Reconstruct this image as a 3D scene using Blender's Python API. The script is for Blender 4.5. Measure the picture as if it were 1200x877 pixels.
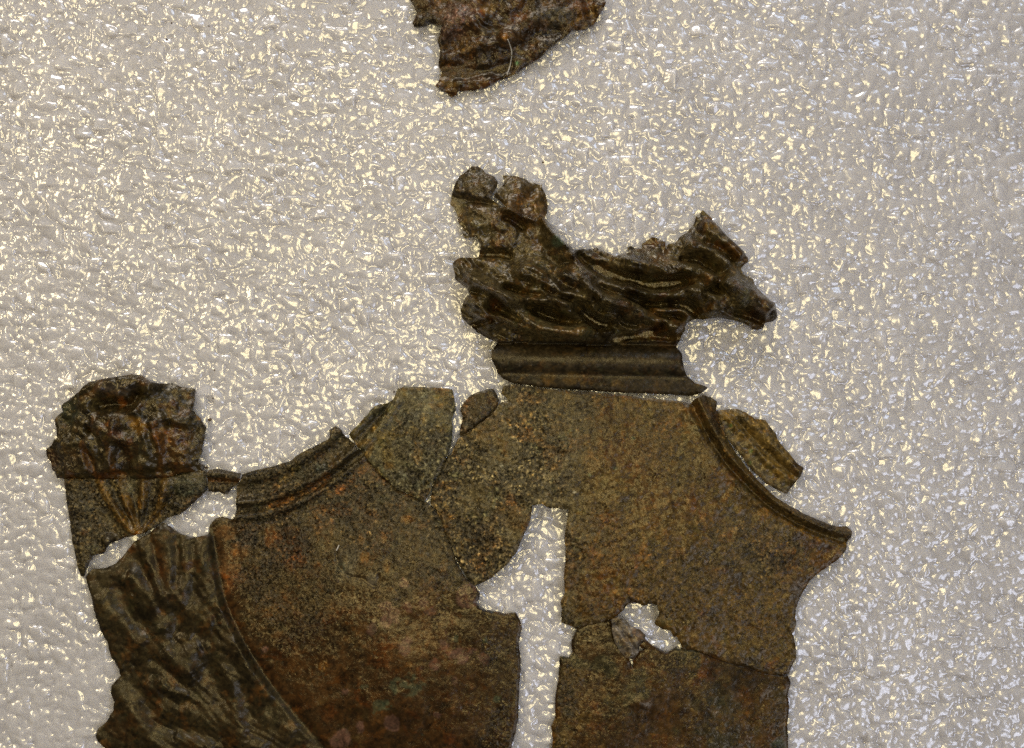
import bpy, math
import numpy as np
from mathutils import Vector
from mathutils.geometry import delaunay_2d_cdt

# ---------------------------------------------------------------- scale
S = 0.0002                      # metres per layout unit: the view is 1200 units = 0.24 m wide
CX, CY = 600.0, 438.5           # layout point straight below the camera (layout y runs down the table)
def wx(x): return (x - CX) * S
def wy(y): return (CY - y) * S

scene = bpy.context.scene
for o in list(bpy.data.objects): bpy.data.objects.remove(o)
COL = scene.collection

# ---------------------------------------------------------------- camera
cam_d = bpy.data.cameras.new('camera')
cam = bpy.data.objects.new('camera', cam_d); COL.objects.link(cam)
CAM_H = 0.34
cam.location = (0, 0, CAM_H); cam.rotation_euler = (0, 0, 0)
cam_d.sensor_fit = 'HORIZONTAL'; cam_d.sensor_width = 36.0
cam_d.lens = 36.0 * CAM_H / (1200 * S)
cam_d.clip_start = 0.01; cam_d.clip_end = 20
scene.camera = cam

# ---------------------------------------------------------------- room light
w = bpy.data.worlds.new('World'); scene.world = w; w.use_nodes = True
bg = w.node_tree.nodes['Background']
bg.inputs[0].default_value = (0.95, 0.97, 1.0, 1); bg.inputs[1].default_value = 0.07

def lamp(name, loc, target, size, energy, col, size_y=None):
    d = bpy.data.lights.new(name, 'AREA'); d.energy = energy; d.color = col
    d.shape = 'RECTANGLE' if size_y else 'DISK'; d.size = size
    if size_y: d.size_y = size_y
    o = bpy.data.objects.new(name, d); COL.objects.link(o)
    o.location = loc
    o.rotation_euler = (Vector(target) - Vector(loc)).to_track_quat('-Z', 'Y').to_euler()
    return o
lamp('ceiling_lamp', (-0.01, 0.02, 0.52), (-0.02, 0.02, 0), 0.18, 1.05, (1.0, 0.83, 0.44))
lamp('strip_light', (-0.10, 0.85, 0.46), (0, 0, 0), 0.48, 7.0, (1.0, 0.95, 0.90), 0.26)
lamp('window_light', (0.45, 0.75, 0.80), (0, 0, 0), 0.30, 2.4, (0.60, 0.74, 1.0), 0.30)
lamp('side_lamp', (-0.42, 0.16, 0.46), (-0.06, 0.02, 0), 0.14, 1.25, (1.0, 0.82, 0.50))
lamp('room_lamp', (0.50, -0.42, 0.72), (0, 0, 0), 0.38, 2.5, (0.76, 0.81, 1.0))

vs = scene.view_settings
vs.view_transform = 'Standard'; vs.look = 'None'; vs.exposure = 0.0; vs.gamma = 1.0
vs.use_curve_mapping = False
scene.cycles.use_denoising = False
scene.cycles.max_bounces = 6

# ================================================================ helpers
def hash2(ix, iy, seed):
    n = (ix.astype(np.int64) * 374761393 + iy.astype(np.int64) * 668265263 + seed * 1442695041) & 0xffffffff
    n = ((n ^ (n >> 13)) * 1274126177) & 0xffffffff
    n = (n ^ (n >> 16)) & 0xffffffff
    n = (n * 2246822519) & 0xffffffff
    n = n ^ (n >> 15)
    return (n & 0xffffff) / float(0xffffff)

def vnoise(x, y, seed=0):
    """smooth value noise in -1..1"""
    x0 = np.floor(x); y0 = np.floor(y); fx = x - x0; fy = y - y0
    fx = fx*fx*fx*(fx*(fx*6-15)+10); fy = fy*fy*fy*(fy*(fy*6-15)+10)
    a = hash2(x0, y0, seed); b = hash2(x0+1, y0, seed); c = hash2(x0, y0+1, seed); d = hash2(x0+1, y0+1, seed)
    return 2*((a*(1-fx)+b*fx)*(1-fy) + (c*(1-fx)+d*fx)*fy) - 1

def fbm(x, y, scale, octaves=4, seed=0, gain=0.5):
    v = 0; a = 1; t = 0; f = 1.0/scale
    for i in range(octaves):
        ang = 0.7*i + 0.3
        u = x*math.cos(ang) - y*math.sin(ang); q = x*math.sin(ang) + y*math.cos(ang)
        v = v + a*vnoise(u*f + 17.3*i, q*f - 9.1*i, seed + 31*i); t += a; a *= gain; f *= 2.03
    return v / t

def sstep(a, b, v):
    t = np.clip((v - a) / (b - a), 0, 1); return t*t*(3 - 2*t)

def catmull(pts, closed=False, n=6):
    p = np.array(pts, float)
    if len(p) < 3: return p
    out = []
    m = len(p)
    for i in range(m if closed else m - 1):
        if closed: a, b, c, d = p[(i-1) % m], p[i], p[(i+1) % m], p[(i+2) % m]
        else: a, b, c, d = p[max(i-1, 0)], p[i], p[i+1], p[min(i+2, m-1)]
        for k in range(n):
            t = k / n
            out.append(0.5*((2*b) + (-a+c)*t + (2*a-5*b+4*c-d)*t*t + (-a+3*b-3*c+d)*t**3))
    if not closed: out.append(p[-1])
    return np.array(out)

def seg_dist(X, Y, pts, closed=False):
    """distance to a polyline, arc parameter 0..1 and signed side"""
    p = np.array(pts, float)
    q = np.roll(p, -1, 0) if closed else p[1:]
    a = p if closed else p[:-1]
    L = np.hypot(*(q - a).T); L[L == 0] = 1e-9
    cum = np.concatenate([[0], np.cumsum(L)])
    best = np.full(X.shape, 1e18); par = np.zeros(X.shape); side = np.zeros(X.shape)
    for i in range(len(a)):
        dx, dy = (q[i] - a[i]) / L[i]
        rx = X - a[i][0]; ry = Y - a[i][1]
        t = np.clip(rx*dx + ry*dy, 0, L[i])
        ex = rx - t*dx; ey = ry - t*dy
        d2 = ex*ex + ey*ey
        m = d2 < best
        best[m] = d2[m]; par[m] = (cum[i] + t[m]) / cum[-1]; side[m] = (dx*ry - dy*rx)[m]
    return np.sqrt(best), par, np.sign(side)

def inside(X, Y, poly):
    p = np.array(poly, float); r = np.zeros(X.shape, bool); j = len(p) - 1
    for i in range(len(p)):
        xi, yi = p[i]; xj, yj = p[j]
        if yi != yj:
            r ^= ((yi > Y) != (yj > Y)) & (X < (xj - xi) * (Y - yi) / (yj - yi) + xi)
        j = i
    return r

def resample(poly, step, closed=True):
    p = np.array(poly, float)
    if closed: p = np.vstack([p, p[:1]])
    L = np.hypot(*np.diff(p, axis=0).T); out = []
    for i in range(len(L)):
        n = max(1, int(round(L[i] / step)))
        for k in range(n): out.append(p[i] + (p[i+1] - p[i]) * k / n)
    if not closed: out.append(p[-1])
    return np.array(out)

def Z(x0, y0, s, pts):            # points measured in an enlarged detail of the layout
    return [(x0 + x / s, y0 + y / s) for x, y in pts]

# ================================================================ materials
def mat_bronze(name, grain=1.0, rough=(0.24, 0.46), coat=0.10, spec=0.32):
    m = bpy.data.materials.new(name); m.use_nodes = True
    nt = m.node_tree; N = nt.nodes; L = nt.links
    b = N['Principled BSDF']
    def node(t, **k):
        n = N.new(t)
        for a, v in k.items(): setattr(n, a, v)
        return n
    geo = node('ShaderNodeNewGeometry')
    att = node('ShaderNodeAttribute'); att.attribute_name = 'patina'
    def noise(scale, detail, rgh, dist=0.0):
        n = node('ShaderNodeTexNoise'); n.inputs['Scale'].default_value = scale / S
        n.inputs['Detail'].default_value = detail; n.inputs['Roughness'].default_value = rgh
        n.inputs['Distortion'].default_value = dist
        L.new(geo.outputs['Position'], n.inputs['Vector']); return n
    def ramp(src, stops):
        r = node('ShaderNodeValToRGB'); e = r.color_ramp.elements
        e[0].position, e[0].color = stops[0][0], (*[stops[0][1]]*3, 1)
        e[1].position, e[1].color = stops[-1][0], (*[stops[-1][1]]*3, 1)
        for p, v in stops[1:-1]:
            x = e.new(p); x.color = (v, v, v, 1)
        L.new(src, r.inputs[0]); return r.outputs[0]
    def mix(kind, a, c, fac):
        n = node('ShaderNodeMix', data_type='RGBA', blend_type=kind)
        if isinstance(fac, float): n.inputs[0].default_value = fac
        else: L.new(fac, n.inputs[0])
        for sock, v in ((6, a), (7, c)):
            if isinstance(v, tuple): n.inputs[sock].default_value = v
            else: L.new(v, n.inputs[sock])
        return n.outputs[2]
    n1 = noise(0.25, 3, 0.65)          # sand-like grain
    n2 = noise(0.16, 4, 0.6, 0.4)      # crust clumps
    n3 = noise(0.05, 5, 0.6, 0.6)      # blotches
    vor = node('ShaderNodeTexVoronoi'); vor.inputs['Scale'].default_value = 0.44 / S
    L.new(geo.outputs['Position'], vor.inputs['Vector'])
    g1 = ramp(n1.outputs[0], [(0.36, 0.18), (0.5, 0.75), (0.64, 2.8)])
    g2 = ramp(n2.outputs[0], [(0.35, 0.35), (0.5, 0.95), (0.66, 1.8)])
    g3 = ramp(n3.outputs[0], [(0.3, 0.7), (0.7, 1.3)])
    flat = (1.0, 1.0, 1.0, 1)
    sp = node('ShaderNodeSeparateColor'); L.new(vor.outputs['Color'], sp.inputs[0])
    gv = ramp(sp.outputs[0], [(0.0, 0.25), (0.55, 0.75), (0.85, 1.5), (1.0, 3.0)])
    gm = mix('MULTIPLY', g1, gv, 0.85)
    gm = mix('MIX', flat, gm, att.outputs['Alpha'])
    c = mix('MULTIPLY', att.outputs['Color'], gm, 1.0)
    c = mix('MULTIPLY', c, g2, 0.8)
    c = mix('MULTIPLY', c, g3, 0.8)
    # flaking layers with crisp edges: ochre earth, red-brown, dark and grey-green films
    for sc, sd, lo, hi, amt, tint in ((0.030, 3.1, 0.575, 0.590, 0.55, (1.45, 0.98, 0.62, 1)), (0.055, 7.7, 0.590, 0.605, 0.6, (1.6, 1.25, 0.70, 1)),
                                      (0.024, 12.4, 0.570, 0.590, 0.8, (0.42, 0.40, 0.42, 1)), (0.045, 21.9, 0.595, 0.610, 0.6, (0.9, 1.15, 1.15, 1)),
                                      (0.10, 33.0, 0.62, 0.64, 0.8, (0.35, 0.33, 0.33, 1))):
        mp = node('ShaderNodeVectorMath', operation='ADD'); L.new(geo.outputs['Position'], mp.inputs[0]); mp.inputs[1].default_value = (sd, -sd, sd*0.5)
        nn = node('ShaderNodeTexNoise'); nn.inputs['Scale'].default_value = sc / S; nn.inputs['Detail'].default_value = 8
        nn.inputs['Roughness'].default_value = 0.62; nn.inputs['Distortion'].default_value = 0.3
        L.new(mp.outputs[0], nn.inputs['Vector'])
        c = mix('MULTIPLY', c, tint, ramp(nn.outputs[0], [(lo, 0.0), (hi, amt)]))
    L.new(c, b.inputs['Base Color'])
    rr = node('ShaderNodeMapRange'); rr.inputs[1].default_value = 0.0; rr.inputs[2].default_value = 1.0
    rr.inputs[3].default_value = rough[0]; rr.inputs[4].default_value = rough[1]
    L.new(att.outputs['Alpha'], rr.inputs[0])
    ra = node('ShaderNodeMath', operation='MULTIPLY_ADD'); ra.inputs[1].default_value = 0.35; ra.use_clamp = True
    L.new(n3.outputs[0], ra.inputs[0])
    rb = node('ShaderNodeMath', operation='SUBTRACT'); rb.inputs[1].default_value = 0.17
    L.new(rr.outputs[0], rb.inputs[0]); L.new(rb.outputs[0], ra.inputs[2]); L.new(ra.outputs[0], b.inputs['Roughness'])
    b.inputs['Specular IOR Level'].default_value = spec
    b.inputs['Specular Tint'].default_value = (1.0, 0.86, 0.58, 1)
    # relief of the crust: grain + clumps
    ad = node('ShaderNodeMath', operation='MULTIPLY_ADD')
    L.new(n2.outputs[0], ad.inputs[0]); ad.inputs[1].default_value = 2.2; L.new(n1.outputs[0], ad.inputs[2])
    am = node('ShaderNodeMath', operation='MULTIPLY_ADD')
    L.new(att.outputs['Alpha'], am.inputs[0]); am.inputs[1].default_value = 0.45; am.inputs[2].default_value = 0.03
    bp = node('ShaderNodeBump'); bp.inputs['Distance'].default_value = 3.4 * S * grain
    L.new(am.outputs[0], bp.inputs['Strength'])
    L.new(ad.outputs[0], bp.inputs['Height'])
    vs_ = node('ShaderNodeVectorMath', operation='SUBTRACT'); L.new(vor.outputs['Color'], vs_.inputs[0]); vs_.inputs[1].default_value = (0.5, 0.5, 0.5)
    vm = node('ShaderNodeVectorMath', operation='SCALE'); L.new(vs_.outputs[0], vm.inputs[0])
    ga = node('ShaderNodeMath', operation='MULTIPLY'); L.new(att.outputs['Alpha'], ga.inputs[0]); ga.inputs[1].default_value = 1.1 * grain
    L.new(ga.outputs[0], vm.inputs['Scale'])
    va = node('ShaderNodeVectorMath', operation='ADD'); L.new(bp.outputs[0], va.inputs[0]); L.new(vm.outputs[0], va.inputs[1])
    vn = node('ShaderNodeVectorMath', operation='NORMALIZE'); L.new(va.outputs[0], vn.inputs[0]); L.new(vn.outputs[0], b.inputs['Normal'])
    # thin conservation lacquer: glossy film that follows the clumps but not every grain
    b.inputs['Coat Weight'].default_value = coat; b.inputs['Coat Roughness'].default_value = 0.16
    b.inputs['Coat IOR'].default_value = 1.5
    n6 = noise(0.20, 3, 0.55, 0.3)
    bc = node('ShaderNodeBump'); bc.inputs['Distance'].default_value = 3.0 * S; bc.inputs['Strength'].default_value = 0.3
    L.new(n6.outputs[0], bc.inputs['Height']); L.new(bc.outputs[0], b.inputs['Coat Normal'])
    return m

def mat_foam():
    m = bpy.data.materials.new('polyethylene_foam'); m.use_nodes = True
    nt = m.node_tree; N = nt.nodes; L = nt.links; b = N['Principled BSDF']
    geo = N.new('ShaderNodeNewGeometry')
    n = N.new('ShaderNodeTexNoise'); n.inputs['Scale'].default_value = 0.012 / S; n.inputs['Detail'].default_value = 3
    L.new(geo.outputs['Position'], n.inputs['Vector'])
    r = N.new('ShaderNodeValToRGB')
    r.color_ramp.elements[0].position = 0.3; r.color_ramp.elements[0].color = (0.385, 0.373, 0.380, 1)
    r.color_ramp.elements[1].position = 0.7; r.color_ramp.elements[1].color = (0.455, 0.442, 0.450, 1)
    L.new(n.outputs[0], r.inputs[0]); L.new(r.outputs[0], b.inputs['Base Color'])
    b.inputs['Subsurface Weight'].default_value = 1.0
    b.inputs['Subsurface Radius'].default_value = (1.0, 0.95, 0.9)
    b.inputs['Subsurface Scale'].default_value = 48 * S
    b.inputs['Roughness'].default_value = 0.20
    b.inputs['Specular IOR Level'].default_value = 0.95
    n2 = N.new('ShaderNodeTexNoise'); n2.inputs['Scale'].default_value = 0.22 / S; n2.inputs['Detail'].default_value = 2
    L.new(geo.outputs['Position'], n2.inputs['Vector'])
    bp = N.new('ShaderNodeBump'); bp.inputs['Strength'].default_value = 0.0; bp.inputs['Distance'].default_value = 2.0 * S
    L.new(n2.outputs[0], bp.inputs['Height']); L.new(bp.outputs[0], b.inputs['Normal'])
    return m

def mat_plain(name, col, rough=0.6):
    m = bpy.data.materials.new(name); m.use_nodes = True
    nt = m.node_tree; N = nt.nodes; L = nt.links; b = N['Principled BSDF']
    geo = N.new('ShaderNodeNewGeometry')
    n = N.new('ShaderNodeTexNoise'); n.inputs['Scale'].default_value = 0.3 / S; n.inputs['Detail'].default_value = 3
    L.new(geo.outputs['Position'], n.inputs['Vector'])
    r = N.new('ShaderNodeValToRGB')
    r.color_ramp.elements[0].position = 0.3; r.color_ramp.elements[0].color = (*[c*0.6 for c in col], 1)
    r.color_ramp.elements[1].position = 0.7; r.color_ramp.elements[1].color = (*[min(1, c*1.4) for c in col], 1)
    L.new(n.outputs[0], r.inputs[0]); L.new(r.outputs[0], b.inputs['Base Color'])
    b.inputs['Roughness'].default_value = rough
    return m

BRONZE = mat_bronze('corroded_bronze')
BRONZE_SMOOTH = mat_bronze('lacquered_bronze', grain=0.75, rough=(0.38, 0.52), coat=0.10, spec=0.24)
CRUST = mat_bronze('corrosion_crust', grain=1.1, coat=0.16)
WAXED = mat_bronze('waxed_bronze', grain=0.9, rough=(0.26, 0.46), coat=0.22, spec=0.36)
FOAM = mat_foam()
FIBRE = mat_plain('pale_fibre', (0.34, 0.32, 0.28))
DIRT = mat_plain('brown_dirt', (0.07, 0.04, 0.015))

# ================================================================ foam sheet
def axis(lo, hi, far_lo, far_hi, step):
    mid = np.arange(lo, hi + 0.01, step)
    g = step * 4
    return np.concatenate([np.arange(far_lo, lo - g*0.5, g), mid, np.arange(mid[-1] + g, far_hi, g)])

def foam_height(X, Y):
    """closed-cell skin: patchwork of small tilted, slightly domed facets of uneven size, with long wrinkles"""
    wxx = X + 3.0*fbm(X, Y, 22, 2, 5); wyy = Y + 3.0*fbm(X, Y, 22, 2, 6)
    def cells(cell, seed, tilt, k_lo, k_hi, aniso):
        gx = np.floor(wxx / cell); gy = np.floor(wyy / cell)
        best = np.full(X.shape, -1e9)
        for i in (-1, 0, 1):
            for j in (-1, 0, 1):
                cx = gx + i; cy = gy + j
                h = lambda n: hash2(cx, cy, seed + n)
                dx = wxx - (cx + 0.1 + 0.8*h(0))*cell; dy = wyy - (cy + 0.1 + 0.8*h(1))*cell
                ang = h(2)*math.pi; ca, sa = np.cos(ang), np.sin(ang)
                u = dx*ca + dy*sa; v = -dx*sa + dy*ca
                k1 = k_lo + (k_hi - k_lo)*h(3)**2; k2 = k1*(1 + aniso*h(4)**2)
                ta = h(5)*2*math.pi; tm = tilt*np.sqrt(-2*np.log(h(6)*0.98 + 0.01))
                z = tm*(np.cos(ta)*dx + np.sin(ta)*dy) - 0.5*(k1*u*u + k2*v*v) + (h(7) - 0.5)*cell*0.12
                best = np.maximum(best, z)
        return best
    H = cells(8.0, 11, 0.19, 0.025, 0.075, 6.0)
    H = H + 0.4*cells(5.2, 37, 0.20, 0.05, 0.14, 4.0)
    d = fbm(X, Y*0.8, 26, 2, 41); H += 0.7*np.exp(-(d/0.06)**2)*sstep(-0.1, 0.3, fbm(X, Y, 40, 2, 42))
    d = fbm(X*0.85, Y, 17, 2, 47); H += 0.8*np.exp(-(d/0.07)**2)*sstep(-0.1, 0.3, fbm(X, Y, 30, 2, 48))
    H += 0.8 * fbm(X, Y, 120, 2, 61)
    return H

def build_foam():
    ax = axis(-20, 1220, -420, 1620, 1.35); ay = axis(-20, 897, -400, 1280, 1.35)
    X, Y = np.meshgrid(ax, ay)
    H = foam_height(X, Y)
    # the skin is stretched film: soften the creases a little
    for _ in range(1):
        P = np.pad(H, 1, mode='edge')
        H = (P[:-2, 1:-1] + P[2:, 1:-1] + P[1:-1, :-2] + P[1:-1, 2:] + 4*P[1:-1, 1:-1]) / 8
    def box(A, r):
        for axn in (0, 1):
            P = np.pad(A, [(r+1, r) if a == axn else (0, 0) for a in (0, 1)], mode='edge').cumsum(axn)
            n = A.shape[axn]
            A = (np.take(P, range(2*r+1, 2*r+1+n), axn) - np.take(P, range(0, n), axn)) / (2*r+1)
        return A
    H = H - 0.85*box(box(H, 6), 6)
    H -= np.percentile(H, 99.0)
    ny, nx = X.shape
    V = np.stack([wx(X).ravel(), wy(Y).ravel(), (H * S).ravel()], 1)
    idx = np.arange(nx*ny).reshape(ny, nx)
    F = np.stack([idx[:-1, :-1], idx[1:, :-1], idx[1:, 1:], idx[:-1, 1:]], -1).reshape(-1, 4)
    # slab sides and underside
    rim = np.concatenate([idx[0, :-1], idx[:-1, -1], idx[-1, :0:-1], idx[:0:-1, 0]])
    n0 = len(V); low = V[rim].copy(); low[:, 2] = -0.012
    V = np.vstack([V, low]); k = np.arange(len(rim)); k2 = np.roll(k, -1)
    side = np.stack([rim, rim[k2], n0 + k2, n0 + k], 1)
    F = np.vstack([F, side])
    me = bpy.data.meshes.new('foam_sheet')
    me.vertices.add(len(V)); me.vertices.foreach_set('co', V.ravel())
    me.loops.add(F.size); me.loops.foreach_set('vertex_index', F.ravel().astype(np.int32))
    me.polygons.add(len(F)); me.polygons.foreach_set('loop_start', np.arange(0, F.size, 4, dtype=np.int32))
    sm = np.ones(len(F), bool); me.polygons.foreach_set('use_smooth', sm)
    me.update(calc_edges=True); me.materials.append(FOAM)
    o = bpy.data.objects.new('foam_sheet', me); COL.objects.link(o)
    o['kind'] = 'structure'; o['label'] = 'pale grey glistening closed-cell foam sheet under the bronze fragments'
    return o
build_foam()

# ================================================================ bronze sheets
class Field:
    """height relief collected over a set of points (layout units)"""
    def __init__(s, X, Y): s.X, s.Y, s.H = X, Y, np.zeros(X.shape)
    def ridge(s, pts, w, h, taper=0.0, sharp=2.0, mode='add', skew=0.0):
        d, t, side = seg_dist(s.X, s.Y, catmull(pts))
        if skew: d = d * np.where(side > 0, 1 + skew, 1 - skew*0.4)
        k = h * np.exp(-(d / w)**sharp)
        if taper: k = k * np.clip(np.minimum(t, 1 - t) / taper, 0.25, 1)
        if mode == 'add': s.H = s.H + k
        else: s.H = np.maximum(s.H, k)
    def bead(s, pts, w, h):
        d, t, side = seg_dist(s.X, s.Y, catmull(pts))
        s.H = s.H + h * np.sqrt(np.clip(1 - (d / w)**2, 0, 1))
    def blob(s, cx, cy, rx, ry, h, ang=0.0, p=2.0):
        c, q = math.cos(ang), math.sin(ang)
        u = ((s.X-cx)*c + (s.Y-cy)*q) / rx; v = (-(s.X-cx)*q + (s.Y-cy)*c) / ry
        s.H = s.H + h * np.exp(-(u*u + v*v)**(p/2))
    def lump(s, amp, scale, oct=3, seed=0):
        s.H = s.H + amp * fbm(s.X, s.Y, scale, oct, seed)

def rough_outline(poly, amp, seed, step=2.0, grow=0.0):
    p = resample(poly, step)
    orient = 1.0 if np.sum(p[:, 0]*np.roll(p[:, 1], -1) - np.roll(p[:, 0], -1)*p[:, 1]) > 0 else -1.0
    nx_ = np.roll(p, -1, 0) - np.roll(p, 1, 0)
    L = np.hypot(*nx_.T) + 1e-9
    nrm = np.stack([nx_[:, 1], -nx_[:, 0]], 1) / L[:, None]
    k = fbm(p[:, 0], p[:, 1], 5.0, 3, seed) * amp
    return p + nrm * (k + grow*orient)[:, None]

def mesh_part(name, V2, tris, Ztop, thick, colr, material, origin, parent, NRM):
    """closed sheet: top face, underside and broken edge, from a set of triangles"""
    used = np.unique(tris); remap = -np.ones(len(V2), int); remap[used] = np.arange(len(used))
    T = remap[tris]; P = V2[used]; zt = Ztop[used]; n = len(used); C = colr[used]
    ed = {}
    for a, b, c in T:
        for e in ((a, b), (b, c), (c, a)):
            if (e[1], e[0]) in ed: del ed[(e[1], e[0])]
            else: ed[e] = 1
    E = np.array(list(ed.keys()))
    top = np.stack([wx(P[:, 0]), wy(P[:, 1]), zt * S], 1)
    bot = top.copy(); bot[:, 2] -= thick * S
    et = top[E.ravel()]; eb = bot[E.ravel()]
    m = len(E)
    V = np.vstack([top, bot, et, eb]) - np.array(origin)
    F = list(map(tuple, T)) + [(a + n, c + n, b + n) for a, b, c in T]
    o0 = 2*n; o1 = 2*n + 2*m
    F += [(o0 + 2*i + 1, o0 + 2*i, o1 + 2*i, o1 + 2*i + 1) for i in range(m)]
    me = bpy.data.meshes.new(name); me.from_pydata(V.tolist(), [], F)
    me.polygons.foreach_set('use_smooth', np.ones(len(F), bool))
    at = me.attributes.new('patina', 'FLOAT_COLOR', 'POINT')
    CC = np.vstack([C, C, C[E.ravel()], C[E.ravel()]])
    at.data.foreach_set('color', CC.astype(np.float32).ravel())
    me.materials.append(material); me.update()
    dirv = et[1::2] - et[0::2]
    sn = np.stack([dirv[:, 1], -dirv[:, 0], np.zeros(m)], 1); sn /= (np.linalg.norm(sn, axis=1, keepdims=True) + 1e-12)
    sn = np.repeat(sn, 2, 0)
    NN = np.vstack([NRM[used], -NRM[used], sn, sn])
    me.normals_split_custom_set_from_vertices(NN.tolist())
    o = bpy.data.objects.new(name, me); COL.objects.link(o); o.parent = parent
    return o

def fragment(name, label, outline, relief, colour, parts=(), main='sheet', thick=4.0, z0=0.0, rough=0.9,
             seed=1, step=2.0, material=None, grow=0.0, group='bronze fragments laid out on the foam'):
    """parts: (part name, polygon, material, label) cut out of the sheet along real lines"""
    material = material or BRONZE
    out = rough_outline(outline, rough, seed, 2.0, grow)
    x0, y0 = out.min(0); x1, y1 = out.max(0)
    gx, gy = np.meshgrid(np.arange(x0, x1, step), np.arange(y0, y1, step * 0.866))
    gx = gx + (np.arange(gx.shape[0]) % 2)[:, None] * step * 0.5
    gx = gx.ravel(); gy = gy.ravel()
    rng = np.random.default_rng(seed)
    gx = gx + rng.uniform(-.15, .15, gx.shape) * step; gy = gy + rng.uniform(-.15, .15, gy.shape) * step
    ok = inside(gx, gy, out); gx, gy = gx[ok], gy[ok]
    d, _, _ = seg_dist(gx, gy, out, True)
    ok = d > step * 0.45; gx, gy = gx[ok], gy[ok]
    n = len(out); extra = []; edges = []
    for part in parts:
        ln = resample(part[1], 2.0)
        ok = inside(ln[:, 0], ln[:, 1], out)
        dd, _, _ = seg_dist(ln[:, 0], ln[:, 1], out, True); ok &= dd > 0.8
        base = n + len(extra); ids = -np.ones(len(ln), int); ids[ok] = base + np.arange(ok.sum())
        for i in range(len(ln)):
            j = (i + 1) % len(ln)
            if ok[i] and ok[j]: edges.append((int(ids[i]), int(ids[j])))
        extra += [tuple(q) for q in ln[ok]]
        dg, _, _ = seg_dist(gx, gy, part[1], True); k = dg > step*0.5; gx, gy = gx[k], gy[k]
    pts = [Vector(p) for p in out] + [Vector(q) for q in extra] + [Vector((a, b)) for a, b in zip(gx, gy)]
    res = delaunay_2d_cdt(pts, edges, [list(range(n))], 1, 1e-4)
    V2 = np.array([(v.x, v.y) for v in res[0]]); tris = np.array([f for f in res[2] if len(f) == 3])
    a, b, c = V2[tris[:, 0]], V2[tris[:, 1]], V2[tris[:, 2]]
    area = (b[:, 0]-a[:, 0])*(c[:, 1]-a[:, 1]) - (b[:, 1]-a[:, 1])*(c[:, 0]-a[:, 0])
    tris = tris[np.abs(area) > 1e-6]; area = area[np.abs(area) > 1e-6]
    flip = area > 0                       # layout y runs down, so turn the winding for +z
    tris[flip] = tris[flip][:, ::-1]
    f = Field(V2[:, 0], V2[:, 1])
    relief(f)
    ed, _, _ = seg_dist(f.X, f.Y, out, True)
    colr = np.clip(colour(f), 0.002, 3)
    H = f.H + (0.12 + 0.5*colr[:, 3])*fbm(f.X, f.Y, 7, 3, seed + 70) - 1.2*np.exp(-(ed/1.6)**2)
    lowest = np.percentile(H[ed < 1.0], 25)
    Ztop = np.maximum(H - lowest, -thick + 2.5) + thick + z0
    cen = V2.mean(0); origin = (wx(cen[0]), wy(cen[1]), 0.0)
    root = bpy.data.objects.new(name, None); COL.objects.link(root)
    root.empty_display_size = 0.01; root.location = origin
    root['label'] = label; root['category'] = 'bronze fragment'; root['group'] = group
    ctr = V2[tris].mean(1)
    P3 = np.stack([V2[:, 0], -V2[:, 1], Ztop], 1)
    fn = np.cross(P3[tris[:, 1]] - P3[tris[:, 0]], P3[tris[:, 2]] - P3[tris[:, 0]])
    NRM = np.zeros_like(P3)
    for k3 in range(3): np.add.at(NRM, tris[:, k3], fn)
    NRM /= (np.linalg.norm(NRM, axis=1, keepdims=True) + 1e-12)
    left = np.ones(len(tris), bool)
    for pname, poly, pm, plabel in parts:
        k = inside(ctr[:, 0], ctr[:, 1], poly) & left
        left &= ~k
        if k.any():
            o = mesh_part(pname, V2, tris[k], Ztop, thick, colr, pm or material, origin, root, NRM)
            if plabel: o['label'] = plabel
    if left.any(): mesh_part(main, V2, tris[left], Ztop, thick, colr, material, origin, root, NRM)
    return root

# ---- colours of the corrosion products (linear)
BROWN = (0.050, 0.030, 0.011); DARK = (0.022, 0.015, 0.008); OLIVE = (0.105, 0.088, 0.048)
GREY = (0.135, 0.125, 0.105); RUST = (0.100, 0.046, 0.013); OCHRE = (0.15, 0.095, 0.025)
PURPLE = (0.135, 0.078, 0.075); GREEN = (0.045, 0.075, 0.048); BLUEGREY = (0.085, 0.088, 0.085)
MIDBR = (0.075, 0.050, 0.020)

class Paint:
    def __init__(s, f, base, grain=0.8):
        s.X, s.Y = f.X, f.Y
        s.c = np.tile(np.array(base, float), (len(f.X), 1)); s.g = np.full(len(f.X), float(grain))
    def mix(s, m, col, g=None):
        s.c = s.c*(1-m[:, None]) + np.array(col)*m[:, None]
        if g is not None: s.g = s.g*(1-m) + g*m
    def noise(s, col, scale, lo, hi, seed, amt=1.0, g=None):
        s.mix(amt*sstep(lo, hi, fbm(s.X, s.Y, scale, 4, seed, 0.55)), col, g)
    def spot(s, cx, cy, rx, ry, col, amt=1.0, ang=0.0, soft=0.5, g=None, rag=0.35):
        c, q = math.cos(ang), math.sin(ang)
        u = ((s.X-cx)*c + (s.Y-cy)*q)/rx; v = (-(s.X-cx)*q + (s.Y-cy)*c)/ry
        r = np.sqrt(u*u + v*v) + rag*fbm(s.X, s.Y, max(4, min(rx, ry)), 3, int(cx) % 97)
        s.mix(amt*(1 - sstep(1-soft, 1+soft*0.3, r)), col, g)
    def line(s, pts, w, col, amt=1.0, g=None):
        d, _, _ = seg_dist(s.X, s.Y, catmull(pts))
        d = d + 0.4*w*fbm(s.X, s.Y, 6, 3, 8)
        s.mix(amt*(1 - sstep(0.5*w, w, d)), col, g)
    def out(s): return np.concatenate([s.c * np.array([0.58, 0.51, 0.35]), np.clip(s.g * (0.45 + 0.6*sstep(-0.35, 0.3, fbm(s.X, s.Y, 45, 3, 301))), 0, 1)[:, None]], 1)

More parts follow.
